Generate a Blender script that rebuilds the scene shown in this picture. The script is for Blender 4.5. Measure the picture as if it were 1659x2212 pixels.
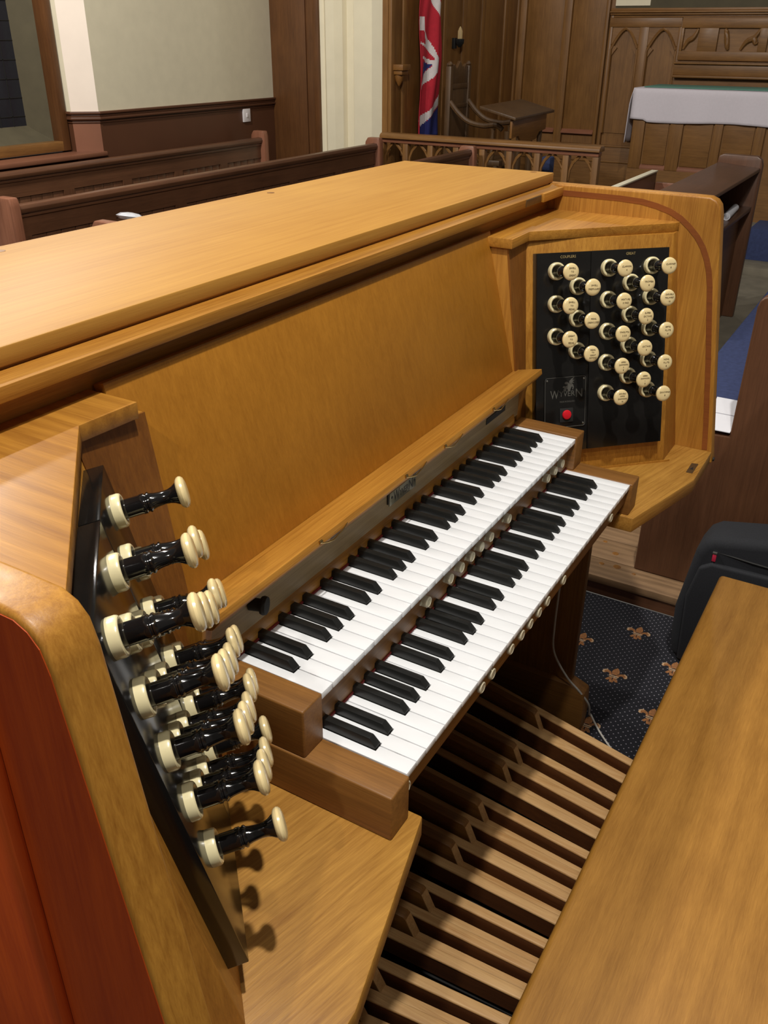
import bpy, bmesh, math, random
from mathutils import Vector, Matrix

sc = bpy.context.scene
for o in list(bpy.data.objects):
    bpy.data.objects.remove(o)
COL = sc.collection
random.seed(7)
FLOOR = -930.0                      # carpet level, in mm below the upper key tops


def W(p):                           # console millimetres -> world metres
    return Vector((p[0] / 1000, p[1] / 1000, (p[2] - FLOOR) / 1000))


# ------------------------------------------------------------------ camera
cam = bpy.data.cameras.new('camera')
cam.sensor_fit = 'VERTICAL'
cam.sensor_height = 36.0
cam.lens = 1893.996 / 2212 * 36.0
cam.clip_start = 0.02
cam.clip_end = 60
co = bpy.data.objects.new('camera', cam)
COL.objects.link(co)
RR = ((0.50945184, -0.8604715, 0.0069005), (-0.40761593, -0.24838048, -0.8787243), (0.75783117, 0.44485495, -0.47727978))
m3 = Matrix((RR[0], [-v for v in RR[1]], [-v for v in RR[2]])).transposed()
co.matrix_world = Matrix.Translation(W((-638.889, -455.944, 661.879))) @ m3.to_4x4()
sc.camera = co

# ------------------------------------------------------------------ light
wd = bpy.data.worlds.new('world')
sc.world = wd
wd.use_nodes = True
wd.node_tree.nodes['Background'].inputs[0].default_value = (1.0, 0.93, 0.82, 1)
wd.node_tree.nodes['Background'].inputs[1].default_value = 0.105


def lamp(name, loc, power, radius, col=(1, 0.965, 0.9)):
    l = bpy.data.lights.new(name, 'POINT')
    l.energy = power
    l.shadow_soft_size = radius
    l.color = col
    o = bpy.data.objects.new(name, l)
    COL.objects.link(o)
    o.location = loc
    return o


lamp('ceiling_or_fill_lamp', (-0.2, -0.58, 4.3), 365, 0.05)
lamp('ceiling_or_fill_lamp', (-0.85, -1.0, 4.3), 60, 0.05)
lamp('ceiling_or_fill_lamp', (-2.9, -0.75, 4.3), 140, 0.05)
lamp('ceiling_or_fill_lamp', (1.0, 2.75, 4.3), 310, 0.06)
lamp('ceiling_or_fill_lamp', (2.0, 3.3, 3.4), 150, 0.08)  # unseen fill lamp, added to brighten the cream wall
lamp('ceiling_or_fill_lamp', (6.9, 1.6, 4.2), 36, 0.1)
sc.view_settings.view_transform = 'Standard'
sc.view_settings.look = 'None'
sc.view_settings.exposure = 0.0
sc.view_settings.gamma = 1.0
sc.view_settings.use_curve_mapping = False


# ------------------------------------------------------------------ materials
def srgb(r, g, b):
    f = lambda c: (c / 255) / 12.92 if c <= 10 else (((c / 255) + 0.055) / 1.055) ** 2.4
    return (f(r), f(g), f(b), 1)


def pbsdf(name):
    m = bpy.data.materials.new(name)
    m.use_nodes = True
    nt = m.node_tree
    return m, nt, nt.nodes['Principled BSDF']


def plain(name, col, rough=0.5, metal=0.0, spec=0.5, noise=0.06, nscale=40, coat=0.0, emit=None):
    m, nt, b = pbsdf(name)
    b.inputs['Roughness'].default_value = rough
    b.inputs['Metallic'].default_value = metal
    b.inputs['Specular IOR Level'].default_value = spec
    if coat:
        b.inputs['Coat Weight'].default_value = coat
        b.inputs['Coat Roughness'].default_value = 0.08
    tc = nt.nodes.new('ShaderNodeTexCoord')
    n = nt.nodes.new('ShaderNodeTexNoise')
    n.inputs['Scale'].default_value = nscale
    n.inputs['Detail'].default_value = 4
    nt.links.new(tc.outputs['Object'], n.inputs['Vector'])
    r = nt.nodes.new('ShaderNodeValToRGB')
    r.color_ramp.elements[0].position = 0.3
    r.color_ramp.elements[1].position = 0.7
    r.color_ramp.elements[0].color = tuple(c * (1 - noise) for c in col[:3]) + (1,)
    r.color_ramp.elements[1].color = tuple(min(1, c * (1 + noise)) for c in col[:3]) + (1,)
    nt.links.new(n.outputs['Fac'], r.inputs['Fac'])
    nt.links.new(r.outputs['Color'], b.inputs['Base Color'])
    if emit:
        b.inputs['Emission Color'].default_value = col
        b.inputs['Emission Strength'].default_value = emit
    return m


def wood(name, dark, light, axis='x', rough=0.46, along=1.6, across=34, pore=0.42, coat=0.05, bump=0.08, contrast=(0.33, 0.66), distort=0.6, figure=None, tilt=0):
    m, nt, b = pbsdf(name)
    N = nt.nodes.new
    L = nt.links.new
    tc = N('ShaderNodeTexCoord')
    oi = N('ShaderNodeObjectInfo')
    mul = N('ShaderNodeVectorMath'); mul.operation = 'SCALE'
    cmb = N('ShaderNodeCombineXYZ')
    for k in range(3):
        L(oi.outputs['Random'], cmb.inputs[k])
    L(cmb.outputs[0], mul.inputs[0]); mul.inputs['Scale'].default_value = 7.0
    add = N('ShaderNodeVectorMath'); add.operation = 'ADD'
    L(tc.outputs['Object'], add.inputs[0]); L(mul.outputs[0], add.inputs[1])

    rot = N('ShaderNodeMapping')
    rot.inputs['Rotation'].default_value = (0, 0, math.radians(-tilt))
    L(add.outputs[0], rot.inputs['Vector'])

    def mapped(al, ac):
        mp = N('ShaderNodeMapping')
        s = [ac, ac, ac]
        s['xyz'.index(axis)] = al
        mp.inputs['Scale'].default_value = s
        L(rot.outputs[0], mp.inputs['Vector'])
        return mp.outputs[0]
    across *= 4.2
    along *= 1.8
    n1 = N('ShaderNodeTexNoise')
    n1.inputs['Scale'].default_value = 1.0; n1.inputs['Detail'].default_value = 5
    n1.inputs['Roughness'].default_value = 0.62; n1.inputs['Distortion'].default_value = distort
    L(mapped(along, across), n1.inputs['Vector'])
    n2 = N('ShaderNodeTexNoise')
    n2.inputs['Scale'].default_value = 1.0; n2.inputs['Detail'].default_value = 3
    n2.inputs['Roughness'].default_value = 0.7
    L(mapped(along * 6, across * 4), n2.inputs['Vector'])
    n3 = N('ShaderNodeTexNoise')
    n3.inputs['Scale'].default_value = 1.0; n3.inputs['Detail'].default_value = 2
    L(mapped(along * 1.5, along * 2.5), n3.inputs['Vector'])
    mx = N('ShaderNodeMix'); mx.data_type = 'FLOAT'
    mx.inputs[0].default_value = pore
    L(n1.outputs['Fac'], mx.inputs[2]); L(n2.outputs['Fac'], mx.inputs[3])
    mx2 = N('ShaderNodeMix'); mx2.data_type = 'FLOAT'
    mx2.inputs[0].default_value = 0.3
    L(mx.outputs[0], mx2.inputs[2]); L(n3.outputs['Fac'], mx2.inputs[3])
    out = mx2.outputs[0]
    if figure:
        wv = N('ShaderNodeTexWave'); wv.wave_type = 'BANDS'; wv.bands_direction = 'XYZ'.replace('XYZ', 'Y' if axis == 'x' else 'X')
        wv.inputs['Scale'].default_value = figure; wv.inputs['Distortion'].default_value = 7
        wv.inputs['Detail'].default_value = 3; wv.inputs['Detail Scale'].default_value = 0.9
        mpw = N('ShaderNodeMapping')
        sw = [1.0, 1.0, 1.0]; sw['xyz'.index(axis)] = 0.28
        mpw.inputs['Scale'].default_value = sw
        L(rot.outputs[0], mpw.inputs['Vector']); L(mpw.outputs[0], wv.inputs['Vector'])
        mx3 = N('ShaderNodeMix'); mx3.data_type = 'FLOAT'; mx3.inputs[0].default_value = 0.1
        L(out, mx3.inputs[2]); L(wv.outputs['Fac'], mx3.inputs[3])
        out = mx3.outputs[0]
    r = N('ShaderNodeValToRGB')
    r.color_ramp.elements[0].position = contrast[0]; r.color_ramp.elements[0].color = dark
    r.color_ramp.elements[1].position = contrast[1]; r.color_ramp.elements[1].color = light
    L(out, r.inputs['Fac'])
    L(r.outputs['Color'], b.inputs['Base Color'])
    b.inputs['Roughness'].default_value = rough
    b.inputs['Coat Weight'].default_value = coat
    b.inputs['Coat Roughness'].default_value = 0.22
    bp = N('ShaderNodeBump')
    bp.inputs['Strength'].default_value = bump
    bp.inputs['Distance'].default_value = 0.002
    L(n2.outputs['Fac'], bp.inputs['Height'])
    L(bp.outputs[0], b.inputs['Normal'])
    return m


M = {}
OAK_D, OAK_L = srgb(138, 84, 18), srgb(198, 140, 54)
for ax in 'xyz':
    M['oak_' + ax] = wood('oak_' + ax, OAK_D, OAK_L, ax)
    M['walnut_' + ax] = wood('walnut_' + ax, srgb(102, 64, 24), srgb(158, 108, 50), ax, rough=0.5)
    M['pew_' + ax] = wood('pew_' + ax, srgb(84, 54, 36), srgb(112, 74, 50), ax, rough=0.4, across=18)
    M['pewred_' + ax] = wood('pewred_' + ax, srgb(122, 76, 54), srgb(158, 104, 78), ax, rough=0.4, across=18)
    M['panel_' + ax] = wood('panel_' + ax, srgb(108, 72, 34), srgb(150, 106, 56), ax, rough=0.45, across=14)
    M['beech_' + ax] = wood('beech_' + ax, srgb(178, 128, 74), srgb(222, 180, 124), ax, rough=0.5, across=30, coat=0.05)
M['lid'] = wood('lid', srgb(164, 110, 36), srgb(202, 150, 66), 'x', rough=0.56, across=20, contrast=(0.28, 0.72), along=1.0, coat=0.0)
M['desk'] = wood('desk', srgb(146, 92, 18), srgb(182, 122, 36), 'z', rough=0.4, across=26, contrast=(0.28, 0.72))
M['bench'] = wood('bench', srgb(134, 88, 26), srgb(178, 126, 52), 'x', rough=0.5, across=42, along=4, figure=8, pore=0.6, contrast=(0.3, 0.7), distort=0.5)
M['shelf'] = wood('shelf', srgb(132, 84, 22), srgb(196, 144, 64), 'x', rough=0.45, across=30, along=2.6, bump=0.1, tilt=-14)
M['tray'] = wood('tray', srgb(134, 82, 18), srgb(188, 130, 46), 'y', rough=0.5, across=30, figure=14)
M['redwood'] = wood('redwood', srgb(156, 52, 4), srgb(196, 80, 10), 'z', rough=0.6, across=14, coat=0.0)
M['nameboard'] = wood('nameboard', srgb(128, 104, 68), srgb(176, 150, 106), 'x', rough=0.6, across=40)
M['groove'] = wood('groove', srgb(120, 62, 18), srgb(150, 84, 30), 'y', rough=0.6)
M['pedal_body'] = wood('pedal_body', srgb(74, 40, 18), srgb(108, 62, 28), 'y', rough=0.5)  # stained body wood, darkened further for the shade on the pedal sides
M['dark_oak'] = wood('dark_oak', srgb(66, 46, 28), srgb(104, 76, 46), 'z', rough=0.45, across=14)
M['door'] = wood('door', srgb(82, 50, 26), srgb(112, 72, 38), 'z', rough=0.45, across=14)
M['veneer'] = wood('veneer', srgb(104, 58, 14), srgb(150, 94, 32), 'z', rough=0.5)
M['platform'] = wood('platform', srgb(104, 78, 52), srgb(152, 120, 86), 'y', rough=0.7, coat=0.0, across=16, figure=10)
M['black_gloss'] = plain('black_gloss', (0.010, 0.009, 0.008, 1), 0.16, noise=0.1)
M['black_stem'] = plain('black_stem', (0.008, 0.007, 0.007, 1), 0.12, noise=0.05, coat=0.5)
M['black_key'] = plain('black_key', (0.014, 0.014, 0.013, 1), 0.3, noise=0.1)
M['black_matte'] = plain('black_matte', (0.012, 0.011, 0.01, 1), 0.7)
M['white_key'] = plain('white_key', srgb(249, 250, 252), 0.25, noise=0.01)
M['ivory'] = plain('ivory', srgb(240, 216, 160), 0.22, noise=0.03, nscale=120, coat=0.3)
M['ring'] = plain('ring', srgb(242, 228, 180), 0.25, noise=0.03, coat=0.2)
M['piston'] = plain('piston', srgb(206, 196, 168), 0.3, noise=0.05)
M['engrave'] = plain('engrave', srgb(84, 62, 34), 0.6)
M['gilt'] = plain('gilt', srgb(170, 148, 96), 0.5)
M['silver_print'] = plain('silver_print', srgb(88, 86, 80), 0.5)
M['black_print'] = plain('black_print', srgb(30, 26, 20), 0.5)
M['red_button'] = plain('red_button', srgb(214, 26, 40), 0.3, noise=0.15)
M['felt'] = plain('felt', srgb(112, 24, 18), 0.9)
M['brass'] = plain('brass', srgb(190, 160, 100), 0.3, metal=1.0)
M['bronze'] = plain('bronze', srgb(120, 100, 70), 0.45, metal=0.8)
M['steel'] = plain('steel', srgb(170, 168, 160), 0.35, metal=0.9)
M['plate'] = plain('plate', srgb(140, 134, 112), 0.35, metal=0.6)
M['cord'] = plain('cord', srgb(196, 190, 180), 0.5)
M['bag'] = plain('bag', srgb(26, 27, 32), 0.85, nscale=300, noise=0.25)
M['red_tag'] = plain('red_tag', srgb(196, 40, 70), 0.6)
M['cream_wall'] = plain('cream_wall', srgb(220, 210, 182), 0.85, nscale=12, noise=0.03)
M['pink_wall'] = plain('pink_wall', srgb(246, 230, 214), 0.8, nscale=8, noise=0.02)
M['pier_wall'] = plain('pier_wall', srgb(236, 226, 198), 0.8, nscale=8, noise=0.03)
M['dado'] = plain('dado', srgb(90, 55, 35), 0.5, nscale=5, noise=0.05)
M['dado_red'] = plain('dado_red', srgb(132, 84, 60), 0.5, nscale=5, noise=0.08)
M['glass'] = plain('glass', (0.02, 0.02, 0.025, 1), 0.15)
M['stone'] = plain('stone', srgb(120, 112, 96), 0.85, nscale=9, noise=0.15)
M['greenstone'] = plain('greenstone', srgb(84, 76, 56), 0.8, nscale=9, noise=0.1)
M['blue'] = plain('blue', srgb(50, 60, 98), 0.9, nscale=60, noise=0.15)
M['linen'] = plain('linen', srgb(228, 220, 228), 0.9, nscale=60, noise=0.02)
M['green_cloth'] = plain('green_cloth', srgb(96, 140, 124), 0.9)
M['flag_red'] = plain('flag_red', srgb(190, 36, 52), 0.85)
M['flag_white'] = plain('flag_white', srgb(226, 216, 214), 0.85)
M['flag_blue'] = plain('flag_blue', srgb(44, 48, 112), 0.85)
M['paper'] = plain('paper', srgb(232, 232, 238), 0.8, noise=0.01)
M['plastic'] = plain('plastic', srgb(206, 206, 212), 0.15)
M['switch'] = plain('switch', srgb(232, 226, 226), 0.35, noise=0.01)
M['candle'] = plain('candle', srgb(226, 196, 140), 0.5)
M['fleur'] = plain('fleur', srgb(140, 92, 52), 0.95, nscale=200, noise=0.4)
M['fleur_pale'] = plain('fleur_pale', srgb(178, 146, 112), 0.95, nscale=200, noise=0.2)


def carpet():
    m, nt, b = pbsdf('carpet')
    N = nt.nodes.new
    L = nt.links.new
    tc = N('ShaderNodeTexCoord')
    mp = N('ShaderNodeMapping')
    mp.inputs['Rotation'].default_value = (0, 0, math.radians(45))
    L(tc.outputs['Object'], mp.inputs['Vector'])
    v = N('ShaderNodeTexVoronoi')
    v.inputs['Scale'].default_value = 72
    v.inputs['Randomness'].default_value = 0.0
    L(mp.outputs[0], v.inputs['Vector'])
    lt = N('ShaderNodeMath'); lt.operation = 'LESS_THAN'
    lt.inputs[1].default_value = 0.12
    L(v.outputs['Distance'], lt.inputs[0])
    n = N('ShaderNodeTexNoise'); n.inputs['Scale'].default_value = 500
    L(tc.outputs['Object'], n.inputs['Vector'])
    r = N('ShaderNodeValToRGB')
    r.color_ramp.elements[0].color = srgb(5, 5, 9); r.color_ramp.elements[1].color = srgb(20, 20, 31)
    L(n.outputs['Fac'], r.inputs['Fac'])
    mx = N('ShaderNodeMix'); mx.data_type = 'RGBA'
    L(lt.outputs[0], mx.inputs[0]); L(r.outputs['Color'], mx.inputs[6])
    mx.inputs[7].default_value = srgb(126, 122, 130)
    L(mx.outputs[2], b.inputs['Base Color'])
    b.inputs['Roughness'].default_value = 0.95
    return m


M['carpet'] = carpet()


# ------------------------------------------------------------------ mesh helpers
class MB:
    def __init__(self):
        self.v = []
        self.f = []
        self.mi = []

    def add(self, vs, fs, mi=0):
        n = len(self.v)
        self.v += [Vector(p) for p in vs]
        self.f += [tuple(i + n for i in f) for f in fs]
        self.mi += [mi] * len(fs)
        return self

    def box(self, x0, x1, y0, y1, z0, z1, mi=0):
        return self.loft([(x0, y0, z0), (x1, y0, z0), (x1, y1, z0), (x0, y1, z0)], [(x0, y0, z1), (x1, y0, z1), (x1, y1, z1), (x0, y1, z1)], mi)

    def loft(self, a, b, mi=0):
        n = len(a)
        fs = [tuple(range(n))[::-1], tuple(range(n, 2 * n))]
        fs += [(i, (i + 1) % n, n + (i + 1) % n, n + i) for i in range(n)]
        return self.add(list(a) + list(b), fs, mi)

    def prism_z(self, poly, z0, z1, mi=0):
        return self.loft([(p[0], p[1], z0) for p in poly], [(p[0], p[1], z1) for p in poly], mi)

    def prism_x(self, poly, x0, x1, mi=0):      # poly of (y, z)
        return self.loft([(x0, p[0], p[1]) for p in poly], [(x1, p[0], p[1]) for p in poly], mi)

    def prism_y(self, poly, y0, y1, mi=0):      # poly of (x, z)
        return self.loft([(p[0], y0, p[1]) for p in poly], [(p[0], y1, p[1]) for p in poly], mi)

    def lathe(self, prof, o=(0, 0, 0), ax=(0, 0, 1), seg=24, mi=0):
        ax = Vector(ax).normalized()
        t = Vector((1, 0, 0)) if abs(ax.x) < 0.8 else Vector((0, 1, 0))
        a = ax.cross(t).normalized()
        b = ax.cross(a)
        o = Vector(o)
        vs, fs = [], []
        for r, h in prof:
            for k in range(seg):
                q = 2 * math.pi * k / seg
                vs.append(o + ax * h + (a * math.cos(q) + b * math.sin(q)) * max(r, 1e-4))
        for i in range(len(prof) - 1):
            for k in range(seg):
                k2 = (k + 1) % seg
                fs.append((i * seg + k, i * seg + k2, (i + 1) * seg + k2, (i + 1) * seg + k))
        fs.append(tuple(range(seg))[::-1])
        fs.append(tuple((len(prof) - 1) * seg + k for k in range(seg)))
        return self.add(vs, fs, mi)

    def tube(self, path, r, seg=8, mi=0):
        path = [Vector(p) for p in path]
        vs, fs = [], []
        up = Vector((0.13, 0.2, 1)).normalized()
        for i, p in enumerate(path):
            t = (path[min(i + 1, len(path) - 1)] - path[max(i - 1, 0)]).normalized()
            a = t.cross(up).normalized()
            b = t.cross(a)
            rr = r[i] if isinstance(r, (list, tuple)) else r
            for k in range(seg):
                q = 2 * math.pi * k / seg
                vs.append(p + (a * math.cos(q) + b * math.sin(q)) * rr)
        for i in range(len(path) - 1):
            for k in range(seg):
                k2 = (k + 1) % seg
                fs.append((i * seg + k, i * seg + k2, (i + 1) * seg + k2, (i + 1) * seg + k))
        fs.append(tuple(range(seg))[::-1])
        fs.append(tuple((len(path) - 1) * seg + k for k in range(seg)))
        return self.add(vs, fs, mi)

    def mesh(self, name, mats, bevel=0.0, seg=2, smooth=False, origin=(0, 0, 0), world=True, angle=35):
        bm = bmesh.new()
        o = Vector(origin)
        vs = [bm.verts.new((Vector(p) - o) / 1000) for p in self.v]
        for f, mi in zip(self.f, self.mi):
            try:
                fa = bm.faces.new([vs[i] for i in f])
                fa.material_index = mi
            except ValueError:
                pass
        bmesh.ops.remove_doubles(bm, verts=bm.verts, dist=1e-6)
        bmesh.ops.recalc_face_normals(bm, faces=bm.faces)
        if bevel:
            es = [e for e in bm.edges if len(e.link_faces) == 2 and e.calc_face_angle(0) > math.radians(angle)]
            bmesh.ops.bevel(bm, geom=es, offset=bevel / 1000, segments=seg, profile=0.5, affect='EDGES', clamp_overlap=True)
        if smooth or bevel:
            for f in bm.faces:
                f.smooth = True
            for e in bm.edges:
                e.smooth = not (len(e.link_faces) == 2 and e.calc_face_angle(0) > math.radians(32))
        me = bpy.data.meshes.new(name)
        bm.to_mesh(me)
        bm.free()
        for m in (mats if isinstance(mats, (list, tuple)) else [mats]):
            me.materials.append(M[m] if isinstance(m, str) else m)
        return me


def link(name, me, parent=None, label=None):
    o = bpy.data.objects.new(name, me)
    COL.objects.link(o)
    if parent is not None:
        o.parent = parent
    if label:
        o['label'] = label
    return o


BASE = {}


def thing(name, label, cat, base, group=None):
    o = bpy.data.objects.new(name, None)
    o.empty_display_size = 0.1
    COL.objects.link(o)
    o.location = W(base)
    o['label'] = label
    o['category'] = cat
    if group:
        o['group'] = group
    BASE[o.name] = Vector(base)
    return o


def org(o):                                   # absolute mm position of an object's origin
    return BASE.get(o.name, Vector((0, 0, FLOOR)))


def part(name, mb, mat, parent, bevel=0.0, smooth=False, label=None, seg=2, angle=35):
    base = org(parent)
    o = link(name, mb.mesh(name, mat, bevel, seg, smooth, base, angle=angle), parent, label)
    BASE[o.name] = base
    return o


def solo(name, mb, mat, label=None, cat=None, kind=None, group=None, bevel=0.0, smooth=False, seg=2, base=None):
    base = Vector(base) if base else Vector((0, 0, FLOOR))
    o = link(name, mb.mesh(name, mat, bevel, seg, smooth, base))
    o.location = W(base)
    BASE[o.name] = base
    if label:
        o['label'] = label
    if cat:
        o['category'] = cat
    if kind:
        o['kind'] = kind
    if group:
        o['group'] = group
    return o


def put(o, parent, pos, ax=None):             # place a shared-mesh part at an absolute mm position
    base = org(parent)
    mt = Matrix.Identity(4)
    if ax:
        mt = Matrix((ax[0], ax[1], ax[2])).transposed().to_4x4()
    mt.translation = (Vector(pos) - base) / 1000
    o.matrix_local = mt
    BASE[o.name] = Vector(pos)
    return o


def text_mesh(body, size, width=None, lines=1.25, ext=0.1):
    cu = bpy.data.curves.new('lettering', 'FONT')
    cu.body = body
    cu.align_x = 'CENTER'
    cu.align_y = 'CENTER'
    cu.size = size / 0.7 / 1000
    cu.space_line = lines
    cu.extrude = ext / 1000
    cu.resolution_u = 2
    o = bpy.data.objects.new('lettering', cu)
    COL.objects.link(o)
    dg = bpy.context.evaluated_depsgraph_get()
    me = bpy.data.meshes.new_from_object(o.evaluated_get(dg))
    bpy.data.objects.remove(o)
    bpy.data.curves.remove(cu)
    me.name = 'lettering'
    if width:
        xs = [v.co.x for v in me.vertices]
        w = (max(xs) - min(xs)) * 1000
        if w > width:
            for v in me.vertices:
                v.co.x *= width / w
    return me


def text_part(name, body, size, mat, parent, pos, ax, width=None, ext=0.1, label=None):
    me = text_mesh(body, size, width, ext=ext)
    me.materials.append(M[mat])
    return put(link(name, me, parent, label), parent, pos, ax)


# ================================================================== ROOM
fl = MB().box(-3500, 1765, -3500, 4600, -960, -930)
floor = solo('floor', fl, 'carpet', kind='structure')
floor['label'] = 'dark blue carpet with pale pin dots and tan motifs'

# fleur de lis motifs woven into the carpet
def blob(cx, cy, pts):
    return [(cx + p[0], cy + p[1]) for p in pts]


def motif_mesh():
    mb = MB()
    z0, z1 = 0.0, 0.6
    petal = [(-6, 0), (-11, 12), (-8, 24), (0, 34), (8, 24), (11, 12), (6, 0)]
    mb.prism_z(petal, z0, z1, 0)
    for s in (-1, 1):
        side = [(s * 6, -2), (s * 13, 10), (s * 24, 16), (s * 33, 10), (s * 34, 1), (s * 27, -3), (s * 24, 3), (s * 17, 3), (s * 10, -8)]
        mb.prism_z(side if s > 0 else side[::-1], z0, z1, 0)
        tip = [(s * 25, 17), (s * 34, 11), (s * 36, 1), (s * 31, -4), (s * 28, -1), (s * 31, 4), (s * 29, 10), (s * 23, 13)]
        mb.prism_z(tip if s > 0 else tip[::-1], z0, z1 + 0.2, 1)
        foot = [(s * 2, -10), (s * 14, -20), (s * 18, -29), (s * 11, -31), (s * 6, -24), (s * 1, -26)]
        mb.prism_z(foot if s > 0 else foot[::-1], z0, z1, 0)
    mb.prism_z([(-14, -8), (14, -8), (14, -4), (-14, -4)], z0, z1 + 0.2, 1)
    mb.prism_z([(-12, -14), (12, -14), (12, -11), (-12, -11)], z0, z1 + 0.2, 1)
    mb.prism_z([(-5, -36), (5, -36), (7, -24), (-7, -24)], z0, z1, 0)
    return mb.mesh('carpet_motif', ['fleur', 'fleur_pale'])


mm = motif_mesh()
for j in range(-3, 4):
    for i in range(0, 3):
        x = 1160 + 234 * i + (117 if j % 2 else 0)
        y = -26 + 138 * j
        if x < 1740:
            put(link('carpet_motif', mm, floor), floor, (x, y, -930), ((0, -1, 0), (1, 0, 0), (0, 0, 1)))

# raised timber platform the stalls stand on: loose boards over a riser
pf = MB().box(1770, 2700, -3000, 1200, -930, -884)
platform = solo('floor_platform', pf, 'pew_y', kind='structure')
platform['label'] = 'low brown riser carrying the worn timber boards of the stall platform'
edges = [1765, 1876, 2010, 2150, 2300, 2480, 2700]
for a, b in zip(edges[:-1], edges[1:]):
    part('floor_board', MB().box(a + (0 if a == 1765 else 2), b - 2, -3000, 1200, -887, -860), 'platform', platform, bevel=2.5)
knots = MB()
for (x, y, r) in ((1850, 120, 13), (1845, 170, 9), (1930, 150, 11), (1990, 205, 8), (1835, 60, 7)):
    knots.lathe([(r, 0), (r * 0.9, 0.6), (r * 0.3, 0.9)], (x, y, -860), seg=14)
part('board_knots', knots, 'walnut_x', platform)

st = MB().box(2700, 6300, -3000, 1400, -960, -860)
chf = solo('floor_chancel', st, 'stone', kind='structure')
chf['label'] = 'worn grey stone floor between the stalls'
for i, (x0, x1, z) in enumerate(((6300, 6575, -806), (6990, 8300, -690))):
    part('step', MB().box(x0, x1, -1500, 3300, -960, z), 'stone', chf, bevel=8)
part('step', MB().box(6575, 6990, 637, 3300, -960, -690), 'stone', chf, bevel=8)
part('step_carpet', MB().box(6575, 6990, -1500, 637, -960, -583), 'blue', chf, bevel=10, label='blue carpet on the step')
cf2 = MB().box(1765, 6300, 1400, 4600, -960, -900)
nf = solo('floor_pews', cf2, 'stone', kind='structure')
nf['label'] = 'dim grey floor under the pews'

# ---- north wall: cream plaster over a brown dado, splayed towards the window
def wall_run(mb, x0, x1, z0, z1, y=4400, t=200):
    return mb.box(x0, x1, y, y + t, z0, z1)


wn = solo('wall_north', wall_run(MB(), 3868, 5780, 209, 2600), 'cream_wall', kind='structure')
wn['label'] = 'cream plaster wall above the brown dado'
part('dado_panel', wall_run(MB(), 3868, 5780, -930, 190), 'dado', wn)
part('splay', MB().prism_z([(3868, 4400), (3868, 4600), (3760, 4640), (3745, 4523)], 209, 2600), 'pink_wall', wn)
part('splay_return', MB().prism_z([(3745, 4523), (3760, 4640), (3727, 4640), (3727, 4612), (3745, 4610)], 209, 2600), 'pier_wall', wn)
part('dado_splay', MB().prism_z([(3868, 4400), (3868, 4600), (3760, 4640), (3745, 4523)], -930, 190), 'dado_red', wn)
part('dado_splay', MB().prism_z([(3745, 4523), (3760, 4640), (3727, 4640), (3727, 4612), (3745, 4610)], -930, 190), 'dado', wn)


def offset_rail(d, z0, z1):
    return MB().prism_z([(5780, 4400 - d), (3868 - 0.4 * d, 4400 - d), (3745 - 0.9 * d, 4523 - 0.5 * d), (3745 - 0.9 * d, 4610), (3745, 4640), (5780, 4640)], z0, z1)


for d, z0, z1 in ((26, 194, 210), (14, 176, 194), (22, 160, 176), (8, 140, 150)):
    part('dado_rail', offset_rail(d, z0, z1), 'dado', wn, bevel=4)

# ---- window in the recess
win = solo('window_1', MB().box(2200, 3670, 4550, 4640, -25, 35), 'panel_x', kind='structure', bevel=5)
win['label'] = 'dark leaded window in a varnished wooden frame'
part('window_frame', MB().box(3670, 3729, 4550, 4645, -25, 2600), 'door', win, bevel=5)
part('window_reveal', MB().prism_z([(3672, 4640), (3700, 4640), (3640, 4812), (3598, 4812)], 35, 2600), 'greenstone', win)
part('window_sill', MB().prism_x([(4640, -20), (4640, 34), (4802, 122), (4802, -20)], 2200, 3672), 'greenstone', win)
part('window_ledge', MB().box(2200, 3880, 4376, 4620, -62, -34), 'dado_red', win, bevel=5)
part('dado_panel', MB().box(2200, 3745, 4570, 4650, -930, -62), 'dado', win)
gl = part('pane', MB().box(2200, 3606, 4802, 4812, 100, 2600), 'glass', win)
for k in range(12):
    part('leading', MB().box(2200, 3600, 4798, 4803, 180 + 110 * k, 185 + 110 * k), 'black_matte', gl)
for k in range(9):
    part('leading', MB().box(2700 + 100 * k, 2705 + 100 * k, 4798, 4803, 122, 2600), 'black_matte', gl)
# ---- nave east wall: door, pier of the chancel arch
we = solo('wall_pier', MB().prism_z([(5780, 3930), (5800, 3895), (5780, 3870), (5790, 3800), (5780, 3715), (5820, 3700), (5820, 3612), (5770, 3606), (5770, 3445), (5830, 3388), (6050, 3388), (6050, 3930)], -930, 2600), 'pier_wall', kind='structure')
we['label'] = 'cream painted stepped pier of the chancel arch'
door = solo('door_1', MB().box(5790, 5830, 3960, 4400, -930, 2600), 'door', kind='structure')
door['label'] = 'tall brown wooden door beside the cream pier'
part('door_frame', MB().box(5755, 5830, 3925, 3975, -930, 2600), 'door', door, bevel=6)
part('door_board', MB().box(5775, 5795, 4060, 4400, -900, 2600), 'door', door, bevel=4)

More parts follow.
